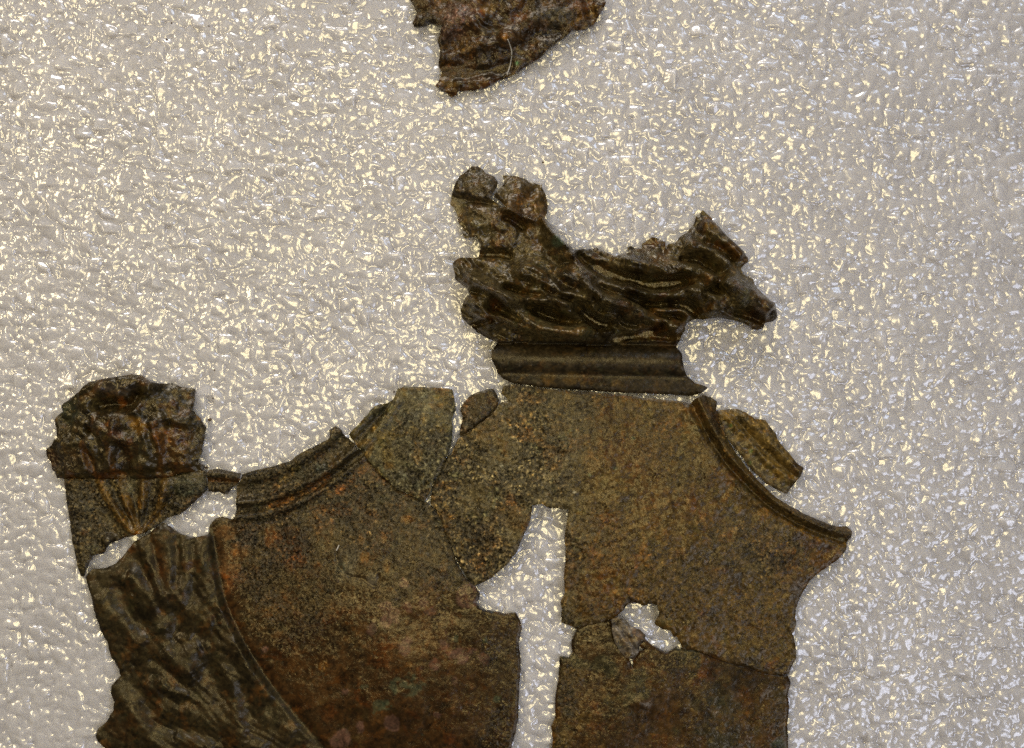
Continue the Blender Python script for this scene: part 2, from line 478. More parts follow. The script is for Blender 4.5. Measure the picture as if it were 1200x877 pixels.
# ---------------------------------------------------------------- 1 crumpled fragment at the head of the sheet
out_top = Z(460, 0, 4.2857, [(85,0),(105,30),(125,75),(100,120),(110,138),(155,140),(190,122),(250,140),(240,180),(228,215),
    (240,265),(232,335),(250,365),(235,410),(213,435),(235,455),(265,465),(295,490),(325,480),(330,462),(400,460),(470,445),
    (530,410),(575,395),(600,385),(680,330),(740,295),(800,240),(870,190),(900,165),(970,150),(1010,130),(1030,90),(1060,50),
    (1068,20),(1055,0),(1020,-90),(960,-170),(860,-250),(700,-300),(520,-290),(330,-240),(190,-160),(110,-70)])
def rel_top(f):
    z = lambda p: Z(480, 0, 5, p)
    f.blob(600, -10, 110, 80, 16)
    f.ridge(z([(170,235),(300,150),(420,150),(560,190)]), 11, 7)
    f.ridge(z([(180,360),(330,310),(470,270),(600,250)]), 8, 7)
    f.ridge(z([(190,410),(320,440),(450,430),(570,400)]), 6, -8)
    f.ridge(z([(160,520),(300,500),(450,480),(580,440),(720,350),(920,210)]), 8, 4)
    f.ridge(z([(390,130),(440,180),(520,190)]), 3, -4)
    f.ridge(z([(640,230),(700,150),(860,100),(1000,80)]), 9, 5)
    f.ridge(z([(620,280),(760,200),(900,190)]), 7, -5)
    f.lump(6, 26, 4, 3); f.lump(3.0, 9, 3, 4)
def col_top(f):
    p = Paint(f, (0.055, 0.030, 0.013), 0.45)
    p.noise(RUST, 22, 0.1, 0.4, 5, 0.55); p.noise(OCHRE, 14, 0.2, 0.5, 6, 0.55); p.noise(DARK, 18, 0.0, 0.3, 7, 0.8)
    p.spot(540, 18, 30, 14, PURPLE, 0.8); p.spot(532, 40, 18, 10, PURPLE, 0.5); p.spot(574, 40, 12, 6, GREY, 0.7)
    p.spot(592, 48, 4, 5, (0.22, 0.10, 0.01), 0.9); p.spot(648, 22, 26, 12, BLUEGREY, 0.5); p.spot(606, 76, 3, 3, (0.03, 0.16, 0.09), .8)
    return p.out()
fragment('crumpled_fragment', 'crumpled brown bronze lump with a pale fibre curled on its edge', out_top, rel_top, col_top,
         main='sheet', material=CRUST, seed=3, thick=5)

# ---------------------------------------------------------------- 2 animal head with mane, above a roll moulding
a2 = Z(500, 180, 5.4545, [(150,330),(160,270),(185,190),(210,150),(250,120),(290,85),(330,85),(360,105),(375,130),(410,145),(435,155),
    (455,190),(450,215),(430,255),(405,290),(430,316),(465,336),(508,360),(476,318),(440,290),(432,272),(460,245),(490,205),(495,185),
    (487,145),(540,145),(580,152),(625,165),(655,190),(690,190),(725,210),(740,200),(735,220),(760,265),(772,310),(770,380),(755,420),
    (790,455),(820,500),(850,555),(900,595),(940,628),(1000,615),(1060,615),(1085,605),(1110,625),(1150,640),(1195,662)])
a2 += Z(700, 230, 5.161, [(105,368),(150,360),(185,345),(178,315),(200,305),(230,320),(270,318),(268,290),(300,270),(330,248),(365,258),
    (385,275),(412,275),(410,310),(430,292),(465,290),(500,245),(540,225),(575,185),(590,160),(598,125),(615,112),(635,88),(660,110),
    (690,130),(700,155),(735,190),(760,230),(790,265),(830,305),(870,335),(905,375),(905,400),(860,440),(880,480),(930,510),(945,560),
    (1000,610),(1020,640),(1060,655),(1075,690),(1078,735),(1050,760),(1010,770),(995,800),(960,812),(920,805),(880,780),(830,765),
    (770,750),(710,738),(640,748),(570,748),(545,765),(515,790),(518,815),(495,850)])
a2 += Z(520, 330, 3.75, [(1030,262),(1022,290),(1040,320),(1045,370),(1060,410),(1100,445),(1158,465),(1130,490),(1090,503),(1020,498),
    (900,493),(780,488),(640,480),(540,473),(440,466),(360,453),(300,448),(265,430),(240,405),(225,370),(210,335),(215,300),(235,270),
    (190,248),(150,225),(115,195),(85,165),(75,130),(90,90),(115,60),(105,35)])
a2 += Z(500, 180, 5.4545, [(200,825),(183,810),(185,780),(175,740),(165,705),(215,675),(290,675),(330,668),(345,620),(350,590),(320,540),
    (280,540),(245,548),(230,520),(235,485),(205,450),(200,410),(175,345)])
mould2 = Z(520, 330, 3.75, [(150,268),(235,268),(330,262),(480,265),(600,268),(720,271),(820,268),(900,258),(960,260),(1100,262),(1250,520),(150,520)])
def rel_head(f):
    z = lambda p: Z(520, 260, 5, p)
    q = lambda p: Z(680, 240, 5, p)
    # upper part: body of the sheet swells towards the middle of the mane
    up = np.zeros(f.X.shape)
    g = Field(f.X, f.Y)
    g.blob(650, 350, 150, 60, 12, 0.25); g.blob(590, 240, 55, 50, 8); g.blob(840, 340, 70, 50, 10, 0.5)
    R = [([(560,20),(650,130),(800,250),(950,350),(1080,430),(1230,520)], 9, 9), ([(640,280),(780,350),(880,420),(930,470),(1050,510),(1090,540)], 7, 8),
         ([(380,340),(500,300),(600,380),(700,450),(820,460),(880,510),(970,590)], 9, 8), ([(70,310),(250,390),(380,460),(520,450),(640,480),(720,540),(820,600)], 8, 9),
         ([(170,420),(330,440),(450,540),(600,630),(800,650),(900,640)], 7, 7), ([(180,630),(340,570),(480,620),(700,660),(880,690)], 8, 8)]
    for p, w, h in R: g.ridge(z(p), w*1.2, h, 0.12, 2.4)
    for p, w, h in [([(100,600),(300,640),(450,680),(560,715),(600,740)], 9, 9), ([(60,560),(180,590),(280,610)], 6, 6), ([(0,440),(60,520),(120,560)], 5, 4),
                    ([(210,340),(330,360),(480,400),(600,390),(700,420),(790,490)], 8, 9), ([(230,470),(400,520),(520,540),(620,520),(720,520)], 7, 9),
                    ([(400,610),(560,630),(630,680)], 5, 6), ([(590,255),(700,250),(800,310),(860,380)], 9, 8), ([(790,440),(930,520),(1050,590),(1120,640)], 10, 11),
                    ([(720,600),(850,650),(1000,720)], 7, 6), ([(690,100),(760,150),(880,250),(950,330)], 9, 6), ([(840,480),(900,560),(900,620)], 7, 5),
                    ([(700,560),(790,560),(850,590)], 5, 5)]:
        g.ridge(q(p), w*1.2, h, 0.1, 2.4)
    g.blob(*z([(210,510)])[0], 13, 13, 7, 0, 3); g.blob(*z([(950,655)])[0], 8, 6, 6, 0, 3)
    for p, w, h in [([(500,510),(620,560),(780,600)], 4.5, -11), ([(740,470),(900,590),(1000,610)], 4.5, -10), ([(960,700),(1080,680),(1220,655)], 4.5, -11),
                    ([(320,380),(480,430),(610,445)], 4, -8), ([(150,605),(230,600),(300,575)], 3, -6), ([(120,400),(250,440),(340,520),(480,600)], 3.5, -6),
                    ([(860,430),(900,520),(1060,545)], 3, -7), ([(560,380),(660,450),(760,470)], 3.5, -7), ([(760,180),(860,270),(1000,360)], 5, -9),
                    ([(1000,540),(1060,600),(1150,610)], 3, -5), ([(230,180),(330,200),(420,230)], 5, -4)]:
        g.ridge(z(p), w, h, 0.15)
    for p, w, h in [([(40,340),(200,430),(380,475),(520,465),(650,430)], 7, -12), ([(250,530),(400,590),(520,585),(620,600),(690,660)], 4.5, -12),
                    ([(700,220),(820,270),(900,350)], 5, -7), ([(870,640),(980,655),(1070,690)], 3.5, -8), ([(560,330),(700,340),(800,430)], 4.5, -5),
                    ([(500,700),(380,765),(560,780)], 4, -8), ([(0,640),(100,700),(180,720)], 5, -7), ([(330,580),(440,650),(560,660),(590,700)], 3, -7)]:
        g.ridge(q(p), w, h, 0.1)
    g.blob(*q([(775,505)])[0], 10, 5, -9, 0.3); g.blob(*q([(880,310)])[0], 5, 4, -4)
    # fine strands of hair flowing down to the right between the big locks
    psi = f.Y - (0.62*(f.X - 540) - 0.0006*(f.X - 540)**2)
    psi = psi + 9*fbm(f.X, f.Y, 45, 2, 131) + 3.0*fbm(f.X, f.Y, 15, 2, 132)
    mane = sstep(285, 312, f.Y)*(1 - sstep(800, 835, f.X))
    g.H = g.H + mane*(1.6*np.abs(np.sin(psi*math.pi/14.0)) + 0.4*np.abs(np.sin(psi*math.pi/5.2 + 1.3)))
    # tooling along the crest
    for i in range(15):
        x = 400 + i*19; y = 372 + 14*math.sin(i*0.5)
        a = q([(x, y), (x+8, y+28)]); g.ridge(a, 1.3, -1.8)
    g.lump(2.5, 16, 2, 11); g.lump(1.1, 6, 3, 12)
    # crater in the left lobe and its upturned rim
    g.ridge(Z(500,180,5.4545,[(510,420),(560,440),(610,480)]), 4, -7); g.ridge(Z(500,180,5.4545,[(740,440),(800,530),(880,610)]), 3.5, 6)
    g.ridge(Z(500,180,5.4545,[(170,300),(220,400),(250,500)]), 7, -3); g.ridge(Z(500,180,5.4545,[(500,370),(560,385),(680,440)]), 4, 3)
    g.ridge(Z(500,180,5.4545,[(150,325),(300,310),(480,345)]), 3, -3); g.ridge(Z(500,180,5.4545,[(330,650),(420,650),(520,660)]), 4, -6)
    # roll moulding: bead, hollow, flat lip (runs slightly downhill to the right)
    v = f.Y - (400.5 + (f.X - 583) * 0.022)
    bead = 1.2*(np.sqrt(np.clip(24.0**2 - (v - 19.5)**2, 0, None)) - 14.0)*(np.abs(v - 19.5) < 19.5)
    lip = 4.2 - 0.20*np.clip(v - 40, 0, 30)
    prof = np.maximum(bead, lip) + 0.5*fbm(f.X, f.Y, 20, 2, 9)
    prof = prof - 5*np.exp(-(v/2.5)**2) + 6
    m = inside(f.X, f.Y - 0.7, mould2)
    f.H = np.where(m, prof*1.1, g.H*2.5)
def col_head(f):
    p = Paint(f, (0.060, 0.048, 0.024), 0.32)
    p.noise(OLIVE, 26, 0.05, 0.35, 15, 0.6, 0.6); p.noise(DARK, 20, 0.1, 0.4, 16, 0.7); p.noise(RUST, 16, 0.25, 0.5, 17, 0.5)
    p.spot(612, 240, 28, 32, RUST, 0.45, soft=0.9); p.spot(565, 222, 26, 26, (0.05, 0.038, 0.025), 0.8, soft=.8, g=.5); p.spot(632, 245, 10, 22, OCHRE, 0.45, soft=0.8)
    p.spot(560, 262, 26, 20, OLIVE, 0.5, soft=.8); p.spot(653, 285, 8, 8, (0.05, 0.09, 0.075), 0.9); p.spot(682, 307, 8, 5, OCHRE, 0.6)
    p.spot(680, 385, 90, 14, OLIVE, 0.7, 0.05, soft=.9); p.spot(830, 264, 9, 14, OCHRE, 0.6); p.spot(862, 300, 22, 8, RUST, 0.5, 0.7)
    p.spot(890, 365, 18, 14, (0.05, 0.035, 0.022), 0.9, g=.3); p.spot(773, 348, 5, 4, (0.13, .06, .04), .7); p.spot(765, 286, 14, 6, (0.06, .03, .015), .8)
    m = inside(f.X, f.Y, mould2).astype(float)
    p.mix(m, (0.040, 0.032, 0.022), 0.30)
    v = f.Y - (400.5 + (f.X - 583) * 0.022)
    b = m*sstep(31, 37, v)*(1-sstep(45, 52, v))
    p.mix(b*0.6*sstep(-0.1, 0.35, fbm(f.X, f.Y, 15, 3, 19)), OCHRE, 0.6)
    return p.out()
fragment('animal_head_fragment', 'relief of a pointed-eared animal head with flowing mane above a straight roll moulding', a2, rel_head, col_head,
         parts=[('roll_moulding', mould2, BRONZE_SMOOTH, 'smooth dark roll moulding with an ochre lip below it'),
                ('animal_head', Z(680, 240, 5, [(520,180),(700,-20),(1300,200),(1300,800),(640,760),(640,560),(580,400)]), WAXED, 'pointed-eared animal head with long snout'),
                ('split_lobe', Z(500, 180, 5.4545, [(60,20),(820,20),(800,440),(720,440),(500,520),(340,580),(180,580),(60,400)]), WAXED, 'rounded lobe split by a crack')],
         main='mane',
         thick=4, seed=7, step=1.8, rough=0.7, material=WAXED)

# ---------------------------------------------------------------- 3 mask, and the tapering piece under it
a3 = Z(40, 420, 3.248, [(92,235),(100,220),(122,205),(118,180),(150,155),(190,130),(225,95),(270,85),(330,75),(390,65),(420,70),(450,88),
    (480,100),(530,100),(570,115),(612,120),(612,160),(605,200),(635,230),(655,270),(645,320),(635,370),(622,398),(648,408),(640,424),
    (570,430),(500,452),(430,455),(300,456),(200,455),(92,453),(90,430),(75,420),(70,395),(52,370),(52,350),(75,330),(100,300),(98,270)])
def rel_mask(f):
    z = lambda p: Z(50, 430, 5, p)
    f.blob(150, 505, 90, 70, 20, 0, 2.5)
    f.ridge(z([(250,130),(400,95),(560,80),(650,100)]), 12, 10)
    f.ridge(z([(350,230),(430,220),(530,220),(580,170)]), 7, -15)
    f.ridge(z([(560,260),(600,180),(660,110)]), 6, 8); f.ridge(z([(260,240),(330,200),(360,150)]), 8, 5)
    f.ridge(z([(450,330),(450,400),(520,430)]), 7, 9); f.blob(*z([(480,520)])[0], 14, 19, -13)
    f.blob(*z([(610,460)])[0], 18, 20, 6); f.ridge(z([(390,380),(410,480),(400,580)]), 6, 4)
    f.blob(*z([(290,370)])[0], 3.2, 3.2, -9); f.blob(*z([(760,335)])[0], 4, 4, -9); f.blob(*z([(285,440)])[0], 7, 5, 5); f.blob(*z([(800,320)])[0], 6, 5, 5)
    f.ridge(z([(220,300),(300,330),(380,350)]), 6, 4); f.ridge(z([(660,330),(760,290),(860,330)]), 6, 5)
    f.ridge(z([(690,400),(720,500),(720,580)]), 5, 4); f.ridge(z([(680,480),(650,400),(640,300)]), 4, -4)
    f.ridge(z([(800,400),(840,470),(830,560)]), 8, 4); f.ridge(z([(280,500),(310,570),(320,630)]), 4, -4)
    f.ridge(z([(400,630),(600,625),(760,610)]), 5, -6); f.blob(*z([(60,550)])[0], 9, 14, -5)
    f.lump(5, 24, 4, 23); f.lump(2.4, 8, 3, 24)
    f.H = f.H * sstep(-2, 9, 561 - f.Y)*0.75 + f.H*0.25
def col_mask(f):
    p = Paint(f, (0.038, 0.030, 0.014), 0.5)
    z = lambda a, b: Z(50, 430, 5, [(a, b)])[0]
    p.noise(DARK, 18, 0.0, 0.35, 25, 0.7); p.noise(RUST, 17, 0.15, 0.42, 26, 0.55)
    p.spot(*z(580, 340), 14, 10, (0.17, 0.09, 0.015), 0.9, 0.4, g=.2); p.spot(*z(320, 220), 12, 8, (0.12, 0.10, 0.045), 0.8)
    p.spot(*z(480, 200), 6, 7, (0.16, 0.06, 0.01), 0.9); p.spot(*z(780, 440), 26, 30, RUST, 0.6, soft=.8); p.spot(*z(490, 530), 14, 18, DARK, 0.9)
    p.spot(*z(480, 120), 26, 9, (0.05, 0.043, 0.045), 0.9, g=.2); p.spot(*z(170, 270), 16, 16, (0.035, 0.045, 0.036), 0.8); p.spot(*z(60, 550), 10, 14, (0.09, 0.045, 0.028), 0.9)
    p.spot(*z(460, 390), 9, 6, (0.10, 0.06, 0.05), .8); p.line(Z(50,430,5,[(260,450),(300,600),(360,640),(480,630)]), 5, RUST, 0.6); p.line(Z(50,430,5,[(400,440),(430,560),(430,620)]), 4, RUST, .5)
    p.line(Z(50,430,5,[(680,330),(720,500),(700,640),(850,600)]), 5, RUST, .6)
    p.spot(*z(160, 530), 18, 18, (0.048, .036, .022), .7, g=.8); p.spot(*z(620, 470), 16, 16, (.045, .042, .025), .7); p.spot(*z(800, 160), 16, 9, (.045,.04,.03), .8)
    return p.out()
fragment('mask_fragment', 'rounded rust-stained bronze mask with two small pierced eyes', a3, rel_mask, col_mask, main='mask_relief',
         thick=4, seed=13, step=1.8, material=CRUST, grow=1.2)

a3b = Z(40, 420, 3.248, [(116,458),(200,458),(300,459),(430,458),(505,455),(575,433),(650,427),(658,432),(660,500),(600,560),(560,590),
    (500,612),(470,638),(425,662),(380,673),(330,688),(290,708),(265,743),(225,750),(205,800),(190,830),(180,825),(165,760),(150,690),(130,560)])
def rel_taper(f):
    z = lambda p: Z(40, 420, 3.248, p)
    for p, h in [([(260,470),(310,570),(380,660)], 5), ([(320,465),(360,560),(400,660)], 5), ([(420,470),(415,560),(405,650)], 5), ([(500,480),(480,570),(420,655)], 6)]:
        f.ridge(z(p), 6, h)
    for p in ([(300,490),(340,570),(390,655)], [(385,500),(395,580),(402,650)], [(455,490),(440,570),(412,650)], [(540,500),(510,560),(440,640)]): f.ridge(z(p), 3.0, -5)
    f.blob(*z([(290,690)])[0], 7, 7, 9, 0, 3); f.blob(*z([(590,490)])[0], 22, 16, 6); f.ridge(z([(500,545),(560,565),(600,545)]), 4, 4)
    f.ridge(z([(160,470),(180,620),(195,790)]), 14, 4); f.lump(1.8, 18, 3, 33); f.lump(0.8, 6, 2, 34)
def col_taper(f):
    p = Paint(f, (0.052, 0.043, 0.024), 0.9)
    z = lambda p: Z(40, 420, 3.248, p)
    p.noise(OLIVE, 20, 0.1, 0.4, 35, 0.5); p.noise(DARK, 14, 0.15, 0.4, 36, 0.5)
    for l in ([(250,465),(310,570),(385,665)], [(340,470),(365,560),(400,655)], [(500,470),(480,580),(420,655)], [(425,470),(410,560)]):
        p.line(z(l), 6, (0.13, 0.075, 0.014), 0.7, 0.3)
    p.spot(*z([(590,490)])[0], 20, 16, (0.035, 0.042, 0.033), 0.9); p.spot(*z([(360,490)])[0], 8, 8, (0.13, 0.12, 0.08), .6)
    p.spot(*z([(200,660)])[0], 5, 4, RUST, .8); p.spot(*z([(290,685)])[0], 6, 6, (.05,.045,.04), .9, g=.2)
    return p.out()
fragment('tapering_fragment', 'tapering olive-brown sheet fragment with converging grooves, just below the mask', a3b, rel_taper, col_taper,
         main='sheet', thick=3.5, seed=17, step=2.0)

a4 = Z(230, 430, 3.509, [(50,432),(62,422),(90,420),(150,430),(188,437),(184,462),(170,484),(150,495),(130,525),(100,515),(70,512),(52,512),(50,470)])
def rel_strip(f):
    f.bead(Z(230, 430, 3.509, [(40,436),(100,440),(160,448),(200,452)]), 5.5, 6); f.ridge(Z(230,430,3.509,[(50,470),(170,475)]), 2, -2); f.lump(1, 8, 3, 5)
def col_strip(f):
    p = Paint(f, (0.045, 0.035, 0.022), 0.8); p.line(Z(230,430,3.509,[(50,462),(110,465),(200,470)]), 4, RUST, .7); return p.out()
fragment('strip_fragment', 'tiny beaded strip bridging between the mask piece and the curved moulding', a4, rel_strip, col_strip, main='sheet', thick=3.5, seed=19, step=1.5)

# ---------------------------------------------------------------- 5 large body with leaf relief and curved moulding
a5 = Z(230, 430, 3.509, [(163,612),(170,560),(168,490),(187,465),(192,441),(250,425),(330,405),(390,385),(430,355),(480,330),(540,300),(555,290),
    (548,262),(575,242),(600,258),(615,285),(658,319),(645,331),(690,343),(703,377),(758,442),(828,502),(898,537),(936,550),(970,575),(995,605),
    (1020,660),(1040,720),(1070,800),(1100,860)])
a5 += Z(350, 600, 3.1643, [(655,274),(672,300),(668,320),(655,335),(690,360),(740,370),(770,378),(805,372),(820,400),(828,430),(815,480),(825,550),
    (820,620),(815,700),(815,760),(800,830),(785,880),(760,960),(690,1010),(520,1030),(300,1020),(60,1030),(-160,1025),(-400,1010),(-560,985),(-640,940)])
a5 += Z(90, 600, 3.1643, [(115,880),(85,850),(73,825),(85,800),(115,775),(140,730),(145,700),(130,670),(135,640),(165,605),(160,580),(130,535),
    (120,490),(95,440),(75,380),(60,310),(35,240),(60,212),(110,207),(150,187),(185,152),(212,113),(262,83),(325,40),(345,52),(380,77),(420,92),
    (460,90),(492,82),(495,47),(515,25),(540,18),(575,28)])
leafpoly = Z(90, 600, 5, [(-60,-50),(780,-20),(800,90),(835,300),(880,520),(970,720),(1060,870),(1180,1040),(1330,1220),(1500,1420),(1600,1600),(-100,1600)])
mould5 = Z(270, 480, 5, [(-80,330),(120,300),(560,20),(760,120),(800,235),(800,275),(700,370),(560,480),(420,590),(270,660),(120,670),(20,640)])
leafpoly = [tuple(p) for p in np.vstack([catmull(leafpoly[1:10], n=5), np.array([leafpoly[10], leafpoly[11], leafpoly[0]])])]
def rel_body(f):
    z3 = lambda p: Z(90, 600, 5, p)
    z4 = lambda p: Z(100, 702, 5, p)
    z6 = lambda p: Z(270, 480, 5, p)
    g = f
    g.blob(450, 780, 150, 170, 8, 0, 2.5)                       # belly of the vessel wall
    leaf = inside(f.X, f.Y, leafpoly)
    dl, _, _ = seg_dist(f.X, f.Y, leafpoly[:41])
    L = Field(f.X, f.Y)
    L.blob(200, 740, 90, 130, 10, -0.2)
    for p, w, h in [([(290,340),(380,430),(460,520),(510,620),(520,720)], 9, 9), ([(130,460),(220,600),(330,700),(410,800)], 9, 9), ([(380,170),(430,300),(500,450),(550,570)], 6, 7),
                    ([(500,70),(540,250),(560,400),(570,520)], 8, 8), ([(620,140),(650,300),(640,450),(600,560)], 6, 6), ([(720,150),(740,300),(760,450),(800,600)], 9, 6),
                    ([(660,540),(740,620),(820,640)], 8, 7), ([(80,400),(120,550),(180,700)], 9, 5)]:
        L.ridge(z3(p), w*1.35, h, 0.1)
    for p, w, h in [([(240,400),(310,580),(420,720)], 6, -8), ([(340,240),(430,400),(530,620)], 4.5, -9), ([(450,150),(490,330),(540,480)], 3, -6), ([(600,120),(600,300),(590,450)], 3.5, -7),
                    ([(690,150),(700,350),(690,500)], 3.5, -5), ([(570,560),(600,640),(560,760)], 5, -7), ([(680,700),(780,740),(860,720)], 7, -7)]:
        L.ridge(z3(p), w*1.3, h*0.7, 0.1)
    for p, w, h in [([(460,280),(600,420),(660,490)], 7, 8), ([(700,270),(620,330),(640,440)], 7, 8), ([(800,360),(870,500),(890,680),(960,800)], 6, 8),
                    ([(560,600),(700,685),(820,740),(960,830),(1100,880)], 9, 10), ([(250,600),(330,730),(450,860),(520,960)], 8, 8), ([(520,790),(650,830),(770,880)], 7, 8),
                    ([(860,200),(940,330),(1000,450),(1100,600)], 8, 7), ([(1020,680),(1120,720),(1230,800)], 8, 7), ([(360,470),(420,510),(480,470)], 9, 6), ([(510,530),(570,540),(620,555)], 4, 5),
                    ([(180,480),(230,560),(260,640)], 9, 5)]:
        L.ridge(z4(p), w*1.35, h, 0.1)
    for p, w, h in [([(420,560),(600,600),(760,700),(860,800)], 6, -7), ([(700,360),(760,480),(800,620)], 8, -8), ([(240,440),(340,560),(440,720),(560,780)], 7, -7), ([(900,460),(960,600),(1000,720)], 6, -7),
                    ([(480,760),(640,780),(800,820)], 5, -6), ([(380,330),(520,440),(600,540)], 4, -5)]:
        L.ridge(z4(p), w*1.3, h*0.7, 0.1)
    L.H = L.H * 1.0
    t = np.clip((f.Y - 600)/280, 0, 1.2)
    psi = f.X - 190 - 280*(0.30*t + 0.42*t*t) - 0.25*(f.X - 190)*t
    psi = psi + 12*fbm(f.X, f.Y, 60, 2, 141) + 4*fbm(f.X, f.Y, 20, 2, 142)
    L.H = L.H + (0.3 + 1.2*sstep(-0.35, 0.35, fbm(f.X, f.Y, 55, 2, 144)))*np.abs(np.sin(psi*math.pi/31.0))**0.8 + 1.5*np.abs(np.sin(psi*math.pi/11.0 + 0.7))*sstep(-0.2, 0.3, fbm(f.X, f.Y, 30, 2, 143))
    L.lump(5, 40, 2, 43); L.lump(2.2, 15, 2, 44); L.lump(1.2, 7, 2, 47)
    k = np.where(leaf, sstep(0, 8, dl), 0)
    g.H = g.H + k*(0.5*L.H + 1) - 1.2*np.exp(-(dl/5.0)**2) + 0.9*np.exp(-(dl/26)**2)*np.where(leaf, np.clip(1 - dl/5, 0, 1), 1)
    # curved moulding
    inm = inside(f.X, f.Y, mould5)
    d, t, s = seg_dist(f.X, f.Y, catmull(z6([(-20,590),(80,585),(200,572),(330,530),(450,480),(560,415),(680,330),(790,245)])))
    v = np.where(s < 0, -d, d)                                    # minus: towards the rim
    prof = -7*np.exp(-(v/3.2)**2) + 7*np.exp(-((v+9)/5.5)**2) + 4*np.exp(-((v-8)/4.5)**2) - 3*np.exp(-((v-16)/3)**2) - 3*np.exp(-((v+22)/8)**2) + 4*np.exp(-((v+36)/7)**2)
    g.H = g.H + prof*sstep(0, 5, 1000*inm + (20 - np.abs(v))*0 + np.where(inm, 5, 0))
    for p in ([(560,255),(605,315)], [(590,225),(640,290)], [(625,190),(670,260)], [(480,300),(525,350)], [(530,280),(570,335)], [(440,330),(480,375)]): g.ridge(z6(p), 1.6, -3.5)
    g.ridge(z6([(590,160),(640,120),(730,190)]), 5, 4)
    g.lump(1.6, 70, 2, 45); g.lump(0.4, 12, 3, 46)
    # low crust edge running across the wall
    d, t, s = seg_dist(f.X, f.Y, catmull(Z(350,600,3.1643,[(140,130),(150,190),(190,235),(240,245),(290,275),(300,230)])))
    g.H = g.H - 1.2*np.exp(-(d/1.5)**2)
def col_body(f):
    X, Y = f.X, f.Y
    p = Paint(f, (0.038, 0.019, 0.0065), 0.12)
    t = 1 - sstep(40, 200, Y - 540 - 0.12*(X-430) + 40*fbm(X, Y, 60, 3, 52))
    p.mix(t, (0.056, 0.045, 0.022), 0.9)                           # sandy olive crust on the shoulder
    p.mix(0.8*(1 - sstep(0.4, 1.0, np.hypot((X-345)/90, (Y-690)/85) + 0.3*fbm(X, Y, 30, 3, 53))), (0.040, 0.028, 0.012), 0.95)
    p.noise(RUST, 30, 0.18, 0.45, 54, 0.5); p.noise((0.060, 0.028, 0.009), 45, 0.0, 0.4, 55, 0.55); p.noise(DARK, 26, 0.15, 0.45, 56, 0.5)
    p.mix(0.75*sstep(0.25, 0.9, 1 - np.hypot((X-470)/90, (Y-640)/70) + 0.3*fbm(X, Y, 20, 3, 57)), (0.072, 0.052, 0.025), 1.0)
    p.mix(0.7*sstep(0, 60, X-540)*sstep(660, 720, Y), (0.032, 0.022, 0.011), .4)
    R = np.random.default_rng(5)
    z = lambda a, b: (350 + a/3.1643, 600 + b/3.1643)
    for a, b, rx, ry in [(395,500,13,9),(405,475,8,8),(275,432,10,8),(345,385,14,16),(320,345,10,8),(408,350,8,6),(465,330,7,8),(490,362,7,6),(390,262,8,8),(600,520,22,8),(630,310,18,16),
                         (690,540,10,8),(505,560,9,9),(610,545,8,6),(540,490,7,8),(350,775,10,12),(515,745,5,6),(165,830,16,16),(580,620,5,5),(175,660,5,4),(230,790,8,5)]:
        p.spot(*z(a, b), rx*0.8, ry*0.8, PURPLE, 0.65, R.uniform(0, 3), 0.1, 0.05, 0.5)
    for a, b, rx in [(345,640,8),(310,715,8),(245,640,4),(585,460,6),(370,610,3),(420,640,10),(460,820,2),(430,600,6),(740,690,5),(330,700,5),(690,470,4)]:
        p.spot(*z(a, b), rx, rx*0.8, (0.050, 0.080, 0.062), 0.6, 0, 0.5, rag=1.3)
    for a, b, rx, ry in [(400,25,9,6),(255,160,4,7),(235,100,4,6),(320,95,4,6),(330,200,5,9),(410,560,5,4),(95,560,6,9),(240,165,3,6)]:
        p.spot(*z(a, b), rx, ry, (0.15, 0.07, 0.012), 0.85, g=.3)
    p.spot(*z(180, 180), 16, 22, BLUEGREY, 0.55, 0.4, g=.3); p.spot(*z(275, 245), 8, 9, (0.09, 0.085, 0.08), 0.8, g=.2)
    q = lambda a, b: (90 + a/5, 600 + b/5)
    for a, b, rx, ry, an in [(960,220,16,12,-.8),(880,110,14,10,0),(890,370,7,20,-.2),(1140,130,10,16,0),(930,330,9,7,0)]:
        p.spot(*q(a, b), rx, ry, (0.12, 0.062, 0.026), 0.9, an, 0.4, 0.2)
    p.spot(*q(1000, 160), 14, 12, (0.02, .018, .014), .8, g=1.0); p.spot(*q(1150,590), 12, 8, (0.12,0.075,0.025), .7); p.spot(*q(1110,800), 5, 4, PURPLE, .9)
    # leaf relief: darker, wet looking
    leaf = inside(X, Y, leafpoly).astype(float)
    p2 = Paint(f, (0.024, 0.019, 0.010), 0.14)
    p2.noise((0.06, 0.05, 0.028), 18, 0.15, 0.6, 61, 0.15, .2); p2.noise(RUST, 14, 0.25, 0.5, 62, 0.55); p2.noise(DARK, 18, 0.0, 0.4, 63, 0.7); p2.noise((0.05, 0.036, 0.018), 30, 0.0, 0.5, 64, 0.4, .14)
    p2.spot(190, 655, 10, 34, RUST, 0.5, -0.2, soft=.9); p2.spot(124, 700, 20, 40, (0.04, 0.034, 0.02), 0.7, -0.3)
    p.c = p.c*(1-leaf[:, None]) + p2.c*leaf[:, None]; p.g = p.g*(1-leaf) + p2.g*leaf
    # moulding
    m = inside(X, Y, mould5).astype(float)
    p.mix(m*0.85, (0.048, 0.040, 0.024), 0.9)
    z6 = lambda pts: Z(270, 480, 5, pts)
    p.line(z6([(270,440),(330,400),(390,330)]), 6, (0.12, 0.085, 0.03), .8); p.line(z6([(240,560),(330,530),(440,480)]), 4, (0.13, 0.065, 0.01), .8)
    p.line(z6([(470,460),(540,420),(570,390)]), 7, RUST, .7); p.line(z6([(640,470),(720,410),(800,330)]), 6, RUST, .75); p.line(z6([(780,310),(850,370),(920,430)]), 5, (0.07,.035,.015), .6)
    p.spot(*z6([(540,340)])[0], 10, 8, (0.05, 0.062, 0.062), .8); p.spot(*z6([(620,180)])[0], 16, 16, (0.075, 0.062, 0.04), .8)
    return p.out()
